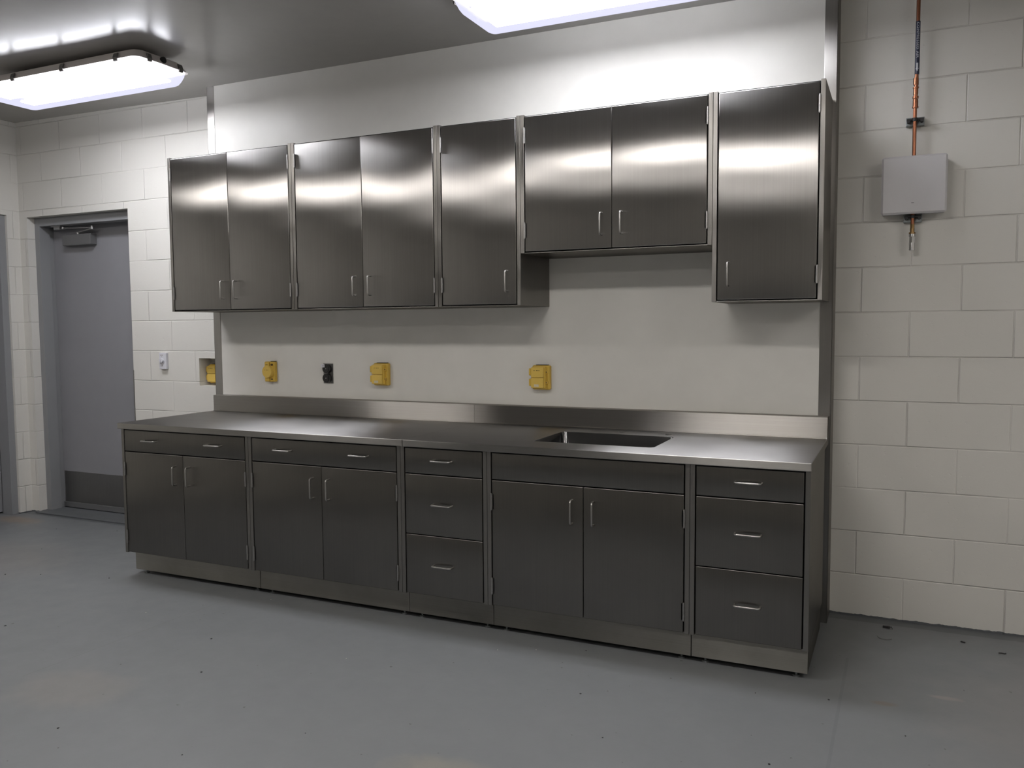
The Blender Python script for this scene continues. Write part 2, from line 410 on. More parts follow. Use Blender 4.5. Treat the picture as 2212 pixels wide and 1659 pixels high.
# ------------------------------------------------------------------ door in the back wall
def mirror_frame_box(bm, b): add_box(bm, *b, bev=0.0015)
d = bpy.data.objects.new('door_1', None); C.objects.link(d); d.location = (DX0, 0, FZ); struct(d, 'grey metal door with steel kick plate set in the block wall', 'door')
def dl(x, y, z): return (x-DX0, y, z-FZ)
def dbox(bm, x0, y0, z0, x1, y1, z1, bev=0.0015): add_box(bm, x0-DX0, y0, z0-FZ, x1-DX0, y1, z1-FZ, bev=bev)
bm = NB()
FT = 2.104       # head of the door leaf
dbox(bm, DX0, 0.060, FZ, DX0+0.050, 0.145, DZ)           # left jamb face and rabbet
dbox(bm, DX0, 0.145, FZ, DX0+0.036, 0.200, DZ)
dbox(bm, DX1-0.050, 0.060, FZ, DX1, 0.145, DZ)
dbox(bm, DX1-0.036, 0.145, FZ, DX1, 0.200, DZ)
dbox(bm, DX0+0.050, 0.060, DZ-0.062, DX1-0.050, 0.145, DZ)
dbox(bm, DX0+0.036, 0.145, DZ-0.048, DX1-0.036, 0.200, DZ)
obj('door_frame', bm, M_frame, d)
bm = NB(); dbox(bm, DX0+0.040, 0.183, FZ+0.022, DX1-0.040, 0.228, FT+0.022, bev=0.002); leaf = obj('door_leaf', bm, M_door, d)
bm = NB(); dbox(bm, DX0+0.050, 0.1800, FZ+0.052, DX1-0.050, 0.1835, 0.283, bev=0.0008); obj('kick_plate', bm, M_kick, d, label='brushed steel kick plate across the foot of the door')
bm = NB(); dbox(bm, DX0+0.046, 0.172, FZ+0.014, DX1-0.046, 0.1835, FZ+0.054, bev=0.001)
dbox(bm, DX0+0.046, 0.168, FZ+0.046, DX1-0.046, 0.176, FZ+0.054, bev=0.001); obj('door_sweep', bm, M_alu, d)
# closer: body on the leaf, arm up to the frame head
cl = bpy.data.objects.new('door_closer', None)
bm = NB(); dbox(bm, -5.435, 0.125, 1.972, -5.140, 0.183, 2.052, bev=0.006); cl = obj('door_closer', bm, M_closer, d, label='grey overhead door closer')
bm = NB()
add_cyl(bm, dl(-5.300, 0.155, 2.050), 'z', 0.014, 0.016)
dbox(bm, -5.312, 0.147, 2.062, -5.288, 0.163, 2.072, bev=0.001)
add_tube(bm, [dl(-5.300, 0.155, 2.068), dl(-5.090, 0.105, 2.082)], 0.006)
add_tube(bm, [dl(-5.090, 0.105, 2.088), dl(-5.410, 0.118, 2.100)], 0.005)
add_cyl(bm, dl(-5.090, 0.105, 2.074), 'z', 0.010, 0.026)
add_cyl(bm, dl(-5.410, 0.118, 2.092), 'z', 0.013, 0.020)
dbox(bm, -5.500, 0.085, 2.108, -5.395, 0.145, 2.117, bev=0.001)
dbox(bm, -5.490, 0.100, 2.090, -5.425, 0.125, 2.110, bev=0.002)
obj('closer_arm', bm, M_alu, cl)
# protective strip on the right jamb corner
bm = NB(); add_box(bm, DX1-0.004, -0.003, FZ, DX1+0.0035, 0.055, 1.075, bev=0.0008)
struct(obj('trim_3', bm, M_kick), 'narrow dark steel guard on the block corner right of the grey door', 'corner guard')
bm = NB(); add_box(bm, DX0+0.002, -0.038, FZ, DX1-0.002, 0.20, FZ+0.009, bev=0.002)
struct(obj('trim_4', bm, M_floor), 'low grey painted threshold in front of the grey door', 'threshold')

# ------------------------------------------------------------------ door in the left wall (only its far jamb shows)
d2 = bpy.data.objects.new('door_2', None); C.objects.link(d2); d2.location = (XL, LY1, FZ); struct(d2, 'grey metal door frame at the left edge of the picture', 'door')
def ebox(bm, x0, y0, z0, x1, y1, z1, bev=0.0015): add_box(bm, x0-XL, y0-LY1, z0-FZ, x1-XL, y1-LY1, z1-FZ, bev=bev)
bm = NB()
for (a, b) in ((LY1-0.050, LY1), (LY0, LY0+0.050)): ebox(bm, XL-0.12, a, FZ, XL-0.020, b, LZ)
ebox(bm, XL-0.12, LY0+0.050, LZ-0.055, XL-0.020, LY1-0.050, LZ)
for (a, b) in ((LY1-0.036, LY1), (LY0, LY0+0.036)): ebox(bm, XL-0.19, a, FZ, XL-0.12, b, LZ)
obj('door_frame', bm, M_frame, d2)
bm = NB(); ebox(bm, XL-0.185, LY0+0.038, FZ+0.012, XL-0.140, LY1-0.038, LZ-0.060, bev=0.002); obj('door_leaf', bm, M_door, d2)

# ================================================================== CABINETS
def handle_mesh(vert, L_=0.098, so=0.030, r=0.0042):
    bm = NB(); h = L_/2; c = 0.010; pts = [(0, 0.0, -h)]
    for k in range(5):
        a = PI/2*k/4; pts.append((0, -(so-c)-c*math.sin(a), -h+c-c*math.cos(a)))
    for k in range(5):
        a = PI/2*k/4; pts.append((0, -(so-c)-c*math.cos(a), h-c+c*math.sin(a)))
    pts.append((0, 0.0, h))
    if not vert: pts = [(z, y, 0) for x, y, z in pts]
    add_tube(bm, pts, r, 10)
    return bm
def add_handle(parent, x, z, vert=True):
    return obj('handle', handle_mesh(vert), M_wire, parent, (x, 0, z), autosmooth=40)
def add_hinge(parent, x, z, s):
    bm = NB()
    for k in range(5):
        add_cyl(bm, (0, -0.0035, -0.034+0.0137*k), 'z', 0.0044, 0.0131, 14)
    add_cyl(bm, (0, -0.0035, -0.0375), 'z', 0.0030, 0.075, 12)
    add_box(bm, min(0, s*0.010), 0.000, -0.034, max(0, s*0.010), 0.0015, 0.034)
    return obj('hinge', bm, M_hinge, parent, (x, 0, z), autosmooth=40)
def door_leaf(name, parent, x0, x1, z0, z1, t=0.019, m=None):
    """sheet-metal front with softly rolled edges; origin at its lower left front corner"""
    bm = NB(); add_box(bm, 0, 0, 0, x1-x0, t, z1-z0, bev=0.0030, seg=3)
    return obj(name, bm, m or M_front, parent, (x0, 0, z0), autosmooth=35)

ST = 0.0195       # side frame width seen from the front
GAP = 0.0048
def upper(x0, x1, z0, z1, doors, label, hz):
    w_, h_ = x1-x0, z1-z0; dep = YP-YU-0.001
    t = thing('wall_cabinet', label, 'wall cabinet', (x0, YU, z0), 'stainless steel wall cabinets')
    boxobj('side_panel', (0.0006, 0, 0, ST, dep, h_), M_side, t, bev=0.0014)
    boxobj('side_panel', (w_-ST, 0, 0, w_-0.0006, dep, h_), M_side, t, bev=0.0014)
    bm = NB()
    add_box(bm, ST-0.001, 0.0205, 0.012, w_-ST+0.001, dep, h_-0.0015)
    obj('carcass', bm, M_gap_shade, t)
    bm = NB()
    add_box(bm, ST, 0.0035, -0.001, w_-ST, dep, 0.0035, bev=0.001)
    obj('bottom_panel', bm, M_side, t)
    a, b = ST+GAP, w_-ST-GAP; zb, zt = 0.008, h_-0.0085
    split = [a] + ([(a+b)/2] if doors == 2 else []) + [b]
    for i in range(len(split)-1):
        xa, xb = split[i] + (0.0012 if i else 0), split[i+1] - (0.0012 if i < len(split)-2 else 0)
        dr = door_leaf('door', t, xa, xb, zb, zt)
        hinge_left = (i == 0 and doors == 2) or hz == 'L'
        if doors == 1: hinge_left = (hz == 'L')
        else: hinge_left = (i == 0)
        hx = -GAP*0.5 if hinge_left else (xb-xa)+GAP*0.5
        for z in (0.095, h_-0.096-zb): add_hinge(dr, hx, z if z > 0.2 else 0.098, 1 if hinge_left else -1)
        add_handle(dr, (xb-xa)-0.046 if hinge_left else 0.046, 0.108)
    return t
UB = [-3.684, -2.790, -1.896, -1.4475, -0.5505, -0.1015]
ZU0, ZU1, ZU4 = 1.458, 2.343, 1.702
upper(UB[0], UB[1], ZU0, ZU1, 2, 'tall two-door steel wall cabinet at the far left end of the row', 'L')
upper(UB[1], UB[2], ZU0, ZU1, 2, 'tall two-door steel wall cabinet above the black socket, second from the left', 'L')
upper(UB[2], UB[3], ZU0, ZU1, 1, 'narrow single-door steel wall cabinet left of the short cabinet over the sink', 'L')
upper(UB[3], UB[4], ZU4, ZU1, 2, 'short two-door steel wall cabinet above the sink', 'L')
upper(UB[4], UB[5], ZU0, ZU1, 1, 'single-door steel wall cabinet at the right end, nearest the copper pipe', 'R')

BB = [-3.669, -2.777, -1.879, -1.437, -0.546, -0.0965]
ZB0, ZB1 = 0.132, ZC-0.032
def base(x0, x1, kind, label):
    w_ = x1-x0; h_ = ZB1-ZB0; dep = -0.300-YF; e = FZ-ZB0
    t = thing('base_cabinet', label, 'base cabinet', (x0, YF, ZB0), 'stainless steel base cabinets')
    boxobj('side_panel', (0.0006, 0, 0, ST, dep, h_), M_side, t, bev=0.0014)
    boxobj('side_panel', (w_-ST, 0, 0, w_-0.0006, dep, h_), M_side, t, bev=0.0014)
    bm = NB()
    add_box(bm, ST-0.001, 0.0205, 0.001, w_-ST+0.001, dep, (h_-0.20) if kind == 'sink' else h_-0.001)
    if kind == 'sink': add_box(bm, ST-0.001, 0.0205, h_-0.20, w_-ST+0.001, 0.040, h_-0.001)
    obj('carcass', bm, M_gap_shade, t)
    a, b = ST+GAP, w_-ST-GAP; top = h_-0.0065
    zs = 0.5605
    def drawer(za, zb_, handles):
        dr = door_leaf('drawer', t, a, b, za, zb_, m=M_front_dim)
        W_ = b-a
        for hx in handles: add_handle(dr, hx*W_, (zb_-za)/2+0.006, False)
        return dr
    if kind == 'doors': drawer(zs+0.003, top, (0.235, 0.765))
    elif kind == 'sink': door_leaf('false_front', t, a, b, zs+0.003, top, m=M_front_dim)
    elif kind == 'drawers':
        drawer(zs+0.003, top, (0.5,)); drawer(0.2835, zs-0.001, (0.5,)); drawer(0.004, 0.2805, (0.5,))
    if kind in ('doors', 'sink'):
        mid = (a+b)/2
        for i, (xa, xb) in enumerate(((a, mid-0.0012), (mid+0.0012, b))):
            dr = door_leaf('door', t, xa, xb, 0.004, zs-0.001, m=M_front_dim)
            hx = -GAP*0.5 if i == 0 else (xb-xa)+GAP*0.5
            for z in (0.086, 0.461): add_hinge(dr, hx, z, 1 if i == 0 else -1)
            add_handle(dr, (xb-xa)-0.046 if i == 0 else 0.046, 0.449)
    bm = NB(); add_box(bm, 0.0010-0.006, 0.070, -0.114, w_-0.0015-0.006, dep, -0.0005, bev=0.0012)
    obj('toe_kick', bm, M_toe, t)
    for fx in (0.045, w_-0.052):
        for fy in (0.100, dep-0.04):
            bm = NB(); add_cyl(bm, (fx, fy, e), 'z', 0.013, 0.006, 16); add_cyl(bm, (fx, fy, e+0.004), 'z', 0.005, -0.114-e, 12)
            obj('levelling_foot', bm, M_galv, t)
    return t
base(BB[0], BB[1], 'doors', 'two-door steel base cabinet with wide drawer at the left end, nearest the grey door')
base(BB[1], BB[2], 'doors', 'two-door steel base cabinet with wide drawer, second from the left')
base(BB[2], BB[3], 'drawers', 'narrow three-drawer steel base cabinet between the doored cabinets')
base(BB[3], BB[4], 'sink', 'two-door steel sink cabinet with blank front below the sink')
base(BB[4], BB[5], 'drawers', 'three-drawer steel base cabinet at the right end of the counter')

# ------------------------------------------------------------------ worktop with sink basin and backsplash
WX0, WX1, WS = -3.671, -0.0932, -1.8535
WY0, WY1 = -0.942, YP-0.004
ct = thing('countertop', 'long brushed steel worktop with welded sink and low backsplash on the base cabinets', 'countertop', (WX0, WY0, ZC-0.032))
def ctl(x, y, z): return (x-WX0, y-WY0, z-(ZC-0.032))
SX0, SX1, SY0, SY1 = -1.284, -0.735, -0.768, -0.398
holes = [(-1.007, -0.322), (-0.780, -0.330)]
def slab(x0, x1, inner):
    bm = NB()
    outer = [(x0, WY0), (x1, WY0), (x1, WY1), (x0, WY1)]
    es = []
    for lp in [outer] + inner:
        vs = [bm.verts.new(ctl(x, y, ZC)) for x, y in lp]
        es += [bm.edges.new((vs[i], vs[(i+1) % len(vs)])) for i in range(len(vs))]
    bmesh.ops.triangle_fill(bm, use_beauty=True, use_dissolve=False, edges=es)
    # drop faces that fell inside the holes
    def inside(p, lp):
        c = False; n = len(lp)
        for i in range(n):
            (xa, ya), (xb, yb) = lp[i], lp[(i+1) % n]
            if (ya > p[1]) != (yb > p[1]) and p[0] < (xb-xa)*(p[1]-ya)/(yb-ya)+xa: c = not c
        return c
    for f in list(bm.faces):
        m_ = f.calc_center_median(); q = (m_.x+WX0, m_.y+WY0)
        if any(inside(q, lp) for lp in inner): bm.faces.remove(f)
    r = bmesh.ops.extrude_face_region(bm, geom=list(bm.faces))
    for v in [g for g in r['geom'] if isinstance(g, bmesh.types.BMVert)]: v.co.z -= 0.032
    bmesh.ops.recalc_face_normals(bm, faces=bm.faces)
    ed = [e for e in bm.edges if len(e.link_faces) == 2 and e.calc_face_angle(0) > 1.0 and (all(abs(v.co.y) < 1e-5 for v in e.verts) or all(abs(v.co.x-(WX1-WX0)) < 1e-5 or abs(v.co.x) < 1e-5 for v in e.verts))]
    bmesh.ops.bevel(bm, geom=ed, offset=0.003, segments=3, affect='EDGES', profile=0.5)
    bmesh.ops.recalc_face_normals(bm, faces=bm.faces)
    for f in bm.faces:
        if abs(f.normal.y) > 0.8: f.material_index = 1
        elif abs(f.normal.x) > 0.8: f.material_index = 2
    return bm
hole_loops = [[(cx+0.0165*math.cos(2*PI*k/24), cy+0.0165*math.sin(2*PI*k/24)) for k in range(24)] for cx, cy in holes]
for bm in (slab(WX0, WS-0.0004, []), slab(WS+0.0004, WX1, [rrect(SX0, SY0, SX1, SY1, 0.022)] + hole_loops)):
    o = obj('worktop_sheet', bm, M_top, ct); o.data.materials.append(M_edge); o.data.materials.append(M_side)
bm = NB()
def sl(ins, z, r): return [ctl(x, y, z) for x, y in rrect(SX0+ins, SY0+ins, SX1-ins, SY1-ins, r)]
loft(bm, [sl(-0.006, ZC-0.030, 0.028), sl(0.0005, ZC-0.0302, 0.022), sl(0.0005, ZC-0.001, 0.022), sl(0.002, ZC-0.003, 0.021), sl(0.003, ZC-0.17, 0.022), sl(0.010, ZC-0.195, 0.030), sl(0.030, ZC-0.203, 0.030)], cap1=True)
bk = obj('sink_basin', bm, M_sink, ct, autosmooth=50)
bm = NB(); add_cyl(bm, ctl((SX0+SX1)/2, (SY0+SY1)/2, ZC-0.2029), 'z', 0.045, 0.003, 32); obj('sink_drain', bm, M_hinge, bk)
def splash(x0, x1):
    bm = NB(); add_box(bm, x0-WX0, -0.228-WY0, 0.033, x1-WX0, YP-0.0035-WY0, 0.032+0.097, bev=0.0015)
    add_box(bm, x0-WX0, -0.2315-WY0, 0.0322, x1-WX0, -0.226-WY0, 0.0365, bev=0.001)
    obj('backsplash', bm, M_splash, ct)
splash(WX0, WS-0.0005); splash(WS+0.0005, WX1)
bm = NB()
add_box(bm, *(ctl(WX1-0.006, -0.232, ZC)), *(ctl(WX1-0.001, -0.222, ZC+0.007)), bev=0.001)
obj('caulk_bead', bm, M_caulk, ct)

# ================================================================== WALL FITTINGS
def dash_marks(parent, x, y, z, wd, n=3):
    bm = NB(); k = wd/n
    for i in range(n):
        add_box(bm, x+i*k, y-0.0004, z, x+i*k+k*(0.45+0.3*(i % 2)), y+0.0002, z+0.0028)
    obj('printed_mark', bm, M_ink, parent)
def socket_box(loc, label, sticker=True, round_=False):
    """yellow weatherproof socket; origin at lower left on the wall plane, faces -y"""
    t = thing('socket_outlet', label, 'socket', loc, 'yellow weatherproof sockets')
    if not round_:
        W_, H_ = 0.098, 0.126
        bm = NB(); add_box(bm, 0, -0.030, 0, W_, 0, H_, bev=0.008, seg=3)
        add_box(bm, 0.006, -0.044, 0.008, W_-0.018, -0.028, H_-0.006, bev=0.004, seg=2)
        for z in (0.030, 0.084):
            add_box(bm, W_-0.022, -0.040, z, W_-0.006, -0.028, z+0.016, bev=0.003)
            add_box(bm, -0.012, -0.046, z-0.010, 0.008, -0.034, z+0.026, bev=0.003)
        obj('body', bm, M_yellow, t)
        for i, z in enumerate((0.010, 0.064)):
            bm = NB(); add_box(bm, 0.002, -0.052, z, 0.072, -0.043, z+0.052, bev=0.003, seg=2)
            lid = obj('flap_cover', bm, M_yellow2, t)
            if i == 1: dash_marks(lid, 0.018, -0.052, z+0.034, 0.040)
            elif sticker:
                bm = NB(); add_box(bm, 0.020, -0.0526, z+0.006, 0.046, -0.0518, z+0.019); obj('sticker', bm, M_sticker, lid)
        for z in (0.038, 0.092):
            bm = NB(); add_cyl(bm, (W_-0.014, -0.0405, z), 'y', 0.0035, 0.003, 14); obj('screw', bm, M_ink, t)
        bm = NB(); add_box(bm, 0.020, -0.026, H_, W_-0.012, -0.004, H_+0.003, bev=0.001); obj('gasket', bm, M_black, t)
    else:
        W_, H_ = 0.078, 0.122
        bm = NB(); add_box(bm, 0, -0.026, 0, W_, 0, H_, bev=0.006, seg=3)
        add_box(bm, 0.010, -0.036, H_-0.030, 0.044, -0.024, H_-0.004, bev=0.002)
        add_box(bm, 0.014, -0.038, 0.004, 0.044, -0.024, 0.022, bev=0.002)
        obj('body', bm, M_yellow, t)
        bm = NB(); add_cyl(bm, (0.034, -0.046, 0.062), 'y', 0.037, 0.022, 40)
        bmesh.ops.bevel(bm, geom=[e for e in bm.edges if e.calc_face_angle(0) > 1 and all(v.co.y < -0.045 for v in e.verts)], offset=0.003, segments=2, affect='EDGES')
        lid = obj('round_cover', bm, M_yellow2, t, autosmooth=40)
        dash_marks(lid, 0.018, -0.046, 0.070, 0.034)
        bm = NB(); add_cyl(bm, (0.060, -0.034, H_-0.018), 'y', 0.006, 0.010, 16); obj('screw', bm, M_ink, t)
        bm = NB(); add_cyl(bm, (0.058, -0.032, 0.016), 'y', 0.005, 0.008, 16); obj('screw', bm, M_ink, t)
        boxobj('printed_mark', (0.018, -0.0368, H_-0.020, 0.034, -0.0358, H_-0.017), M_ink, t)
        bm = NB(); add_box(bm, 0.045, -0.022, H_, 0.074, -0.002, H_+0.003, bev=0.001); obj('gasket', bm, M_black, t)
    return t
socket_box((-3.300, YP, 1.035), 'yellow socket with a round cover on the white panel, leftmost over the worktop', round_=True)
socket_box((-2.513, YP, 1.031), 'yellow double-flap socket on the panel right of the black socket')
socket_box((-1.535, YP, 1.032), 'yellow double-flap socket on the panel to the left of the sink')
socket_box((-3.992, 0.10, 0.995), 'yellow double-flap socket sunk in the block wall niche, half hidden by the steel strip', sticker=False)

t = thing('socket_outlet', 'flat steel plate with two black round sockets and a small white tag', 'socket', (-2.879, YP, 1.033))
bm = NB(); add_box(bm, 0, -0.004, 0, 0.068, 0, 0.117, bev=0.0012); obj('cover_plate', bm, M_plate, t)
for z in (0.032, 0.087):
    bm = NB(); add_cyl(bm, (0.033, -0.022, z), 'y', 0.0265, 0.021, 32); add_cyl(bm, (0.033, -0.025, z), 'y', 0.020, 0.004, 32)
    add_box(bm, 0.040, -0.018, z-0.005, 0.058, -0.003, z+0.007, bev=0.002)
    obj('receptacle', bm, M_black, t, autosmooth=40)
    bm = NB(); add_cyl(bm, (0.033, -0.0256, z), 'y', 0.003, 0.001, 12); obj('centre_screw', bm, M_hinge, t)
bm = NB(); add_box(bm, 0.000, -0.0275, 0.095, 0.026, -0.0262, 0.113, bev=0.0003); tg = obj('paper_tag', bm, M_white, t)
bm = NB(); add_box(bm, 0.013, -0.0281, 0.101, 0.019, -0.0273, 0.106); obj('printed_mark', bm, M_ink, tg)

t = thing('wall_switch', 'white control plate with a round knob on the block wall right of the grey door', 'switch', (-4.345, 0.0, 1.088))
bm = NB(); add_box(bm, 0, -0.020, 0, 0.064, 0.0, 0.109, bev=0.0025); obj('cover_plate', bm, M_white, t)
bm = NB(); add_cyl(bm, (0.026, -0.032, 0.058), 'y', 0.016, 0.013, 32); add_box(bm, 0.023, -0.038, 0.044, 0.029, -0.031, 0.072, bev=0.002); obj('knob', bm, M_white, t, autosmooth=40)
boxobj('printed_mark', (0.012, -0.0206, 0.092, 0.022, -0.0198, 0.095), M_ink, t); boxobj('printed_mark', (0.025, -0.0206, 0.092, 0.036, -0.0198, 0.095), M_ink, t)
for z in (0.084, 0.022):
    bm = NB(); add_cyl(bm, (0.026, -0.0206, z), 'y', 0.0022, 0.001, 12); obj('screw', bm, M_ink, t)
bm = NB()
for k in range(7):
    a = PI*(1.12+0.76*k/6); add_box(bm, 0.026+0.023*math.cos(a)-0.0028, -0.0206, 0.056+0.023*math.sin(a)-0.0012, 0.026+0.023*math.cos(a)+0.0028, -0.0198, 0.056+0.023*math.sin(a)+0.0012)
obj('printed_mark', bm, M_ink, t)

# ------------------------------------------------------------------ compressed air drop
PXc, PYc = 0.229, -0.050
t = thing('air_pipe', 'copper compressed air pipe running down the block wall through the light grey box', 'pipe', (PXc, PYc, 1.680))
def pz(z): return z-1.680
bm = NB(); add_tube(bm, [(0.002, 0, pz(CZ+0.01)), (0.001, 0, pz(2.40)), (-0.002, 0, pz(2.32)), (-0.001, 0, pz(1.79))], 0.0078, 20); obj('pipe', bm, M_copper, t, autosmooth=60)
bm = NB()
for (z, r, h) in ((2.416, 0.0105, 0.006), (2.392, 0.0108, 0.026), (2.378, 0.0125, 0.005), (2.350, 0.0098, 0.03), (2.334, 0.0125, 0.010), (2.300, 0.0108, 0.030), (2.294, 0.0125, 0.006)):
    add_cyl(bm, (-0.001, 0, pz(z)), 'z', r, h, 24)
obj('fitting', bm, M_copper, t, autosmooth=40, label='bulged copper fitting')
bm = NB(); add_cyl(bm, (0.002, 0, pz(2.437)), 'z', 0.0092, 0.224, 40); lab = obj('pipe_label', bm, M_navy, t, autosmooth=40, label='navy label reading COMPRESSED AIR with a white arrow pointing down')
tc = bpy.data.curves.new('lettering', 'FONT'); tc.body = 'COMPRESSED AIR'; tc.size = 0.0135; tc.resolution_u = 3; tc.space_character = 1.12; tc.align_x = 'LEFT'; tc.align_y = 'CENTER'
to = bpy.data.objects.new('lettering_curve', tc); C.objects.link(to)
dg = bpy.context.evaluated_depsgraph_get(); me = bpy.data.meshes.new_from_object(to.evaluated_get(dg))
bpy.data.objects.remove(to)
xs = [v.co.x for v in me.vertices]; span = max(xs)-min(xs); kx = 0.150/span; xm = min(xs)
bm = NB(); bm.from_mesh(me); R_ = 0.0096
bmesh.ops.triangulate(bm, faces=bm.faces)
for _ in range(3):
    bmesh.ops.subdivide_edges(bm, edges=[e for e in bm.edges if e.calc_length() > 0.002], cuts=1)
    bmesh.ops.triangulate(bm, faces=bm.faces)
for v in bm.verts:
    run = (v.co.x-xm)*kx; off = v.co.y      # text runs downwards, its top to the right
    a = off/R_
    v.co = Vector((0.002+R_*math.sin(a), -R_*math.cos(a), pz(2.655)-run))
obj('lettering', bm, M_letter, lab)
bm = NB()
def strip(zs_ws):
    prev = None
    for z, wd in zs_ws:
        row = [bm.verts.new((0.002+R_*math.sin(wd*u), -R_*math.cos(wd*u), pz(z))) for u in (-1, -0.5, 0, 0.5, 1)]   # follows the pipe
        if prev:
            for k in range(4): bm.faces.new((prev[k], prev[k+1], row[k+1], row[k]))
        prev = row
strip([(2.484, 0.38), (2.460, 0.38)]); strip([(2.461, 0.78), (2.448, 0.02)])
obj('arrow', bm, M_letter, lab)
for zc_, hid in ((2.240, 0), (1.822, 1)):
    cl_ = bpy.data.objects.new('pipe_clamp', None)
    bm = NB()
    add_box(bm, -0.037, 0.022, pz(zc_)-0.017, 0.037, 0.048, pz(zc_)+0.019, bev=0.002)
    cl_ = obj('pipe_clamp', bm, M_galv, t)
    bm = NB()
    for s in (-1, 1):
        add_box(bm, s*0.020-0.014, -0.004, pz(zc_)+0.002, s*0.020+0.014, 0.022, pz(zc_)+0.010, bev=0.002)
        add_cyl(bm, (s*0.026, -0.006, pz(zc_)), 'y', 0.007, 0.030, 16)
    add_cyl(bm, (-0.001, 0, pz(zc_)-0.002), 'z', 0.0105, 0.014, 24)
    obj('clamp_jaw', bm, M_chip, cl_, autosmooth=40)
bm = NB(); add_cyl(bm, (-0.001, 0, pz(1.775)), 'z', 0.0100, 0.020, 6); add_cyl(bm, (-0.001, 0, pz(1.757)), 'z', 0.0092, 0.02, 24); add_cyl(bm, (-0.001, 0, pz(1.752)), 'z', 0.0135, 0.007, 24); obj('brass_nipple', bm, M_brass, t, autosmooth=30)
bm = NB(); add_cyl(bm, (-0.001, 0, pz(1.740)), 'z', 0.0135, 0.012, 32); add_cyl(bm, (-0.001, 0, pz(1.712)), 'z', 0.0120, 0.028, 6); 
for k in range(4): add_cyl(bm, (-0.001, 0, pz(1.682+0.008*k)), 'z', 0.0125, 0.005, 32)
add_cyl(bm, (-0.001, 0, pz(1.680)), 'z', 0.0115, 0.035, 32)
obj('quick_coupler', bm, M_chrome, t, autosmooth=30)

# light grey cover box: deep enough to house the pipe, open at top and bottom round it
t = thing('cover_box', 'light grey square metal box fixed over the copper pipe on the block wall', 'box', (0.1005, 0.0, 1.8365))
W_, H_ = 0.259, 0.250
bm = NB()
add_box(bm, 0, -0.086, 0, W_, -0.071, H_, bev=0.008, seg=1)
obj('cover', bm, M_boxw, t)
bm = NB()
add_box(bm, 0.006, -0.071, 0.006, 0.0085, 0.0, H_-0.006); add_box(bm, W_-0.0085, -0.071, 0.006, W_-0.006, 0.0, H_-0.006)
for z in (0.006, H_-0.0085):
    add_box(bm, 0.0085, -0.071, z, 0.108, 0.0, z+0.0025); add_box(bm, 0.146, -0.071, z, W_-0.0085, 0.0, z+0.0025)
obj('housing', bm, M_boxw, t)
bm = NB(); add_cyl(bm, (0.126, -0.0868, 0.046), 'y', 0.0065, 0.0014, 24); lk = obj('lock', bm, M_boxw, t)
bm = NB(); add_box(bm, 0.1205, -0.0874, 0.0452, 0.1315, -0.0866, 0.0472); obj('lock_slot', bm, M_hole, lk)

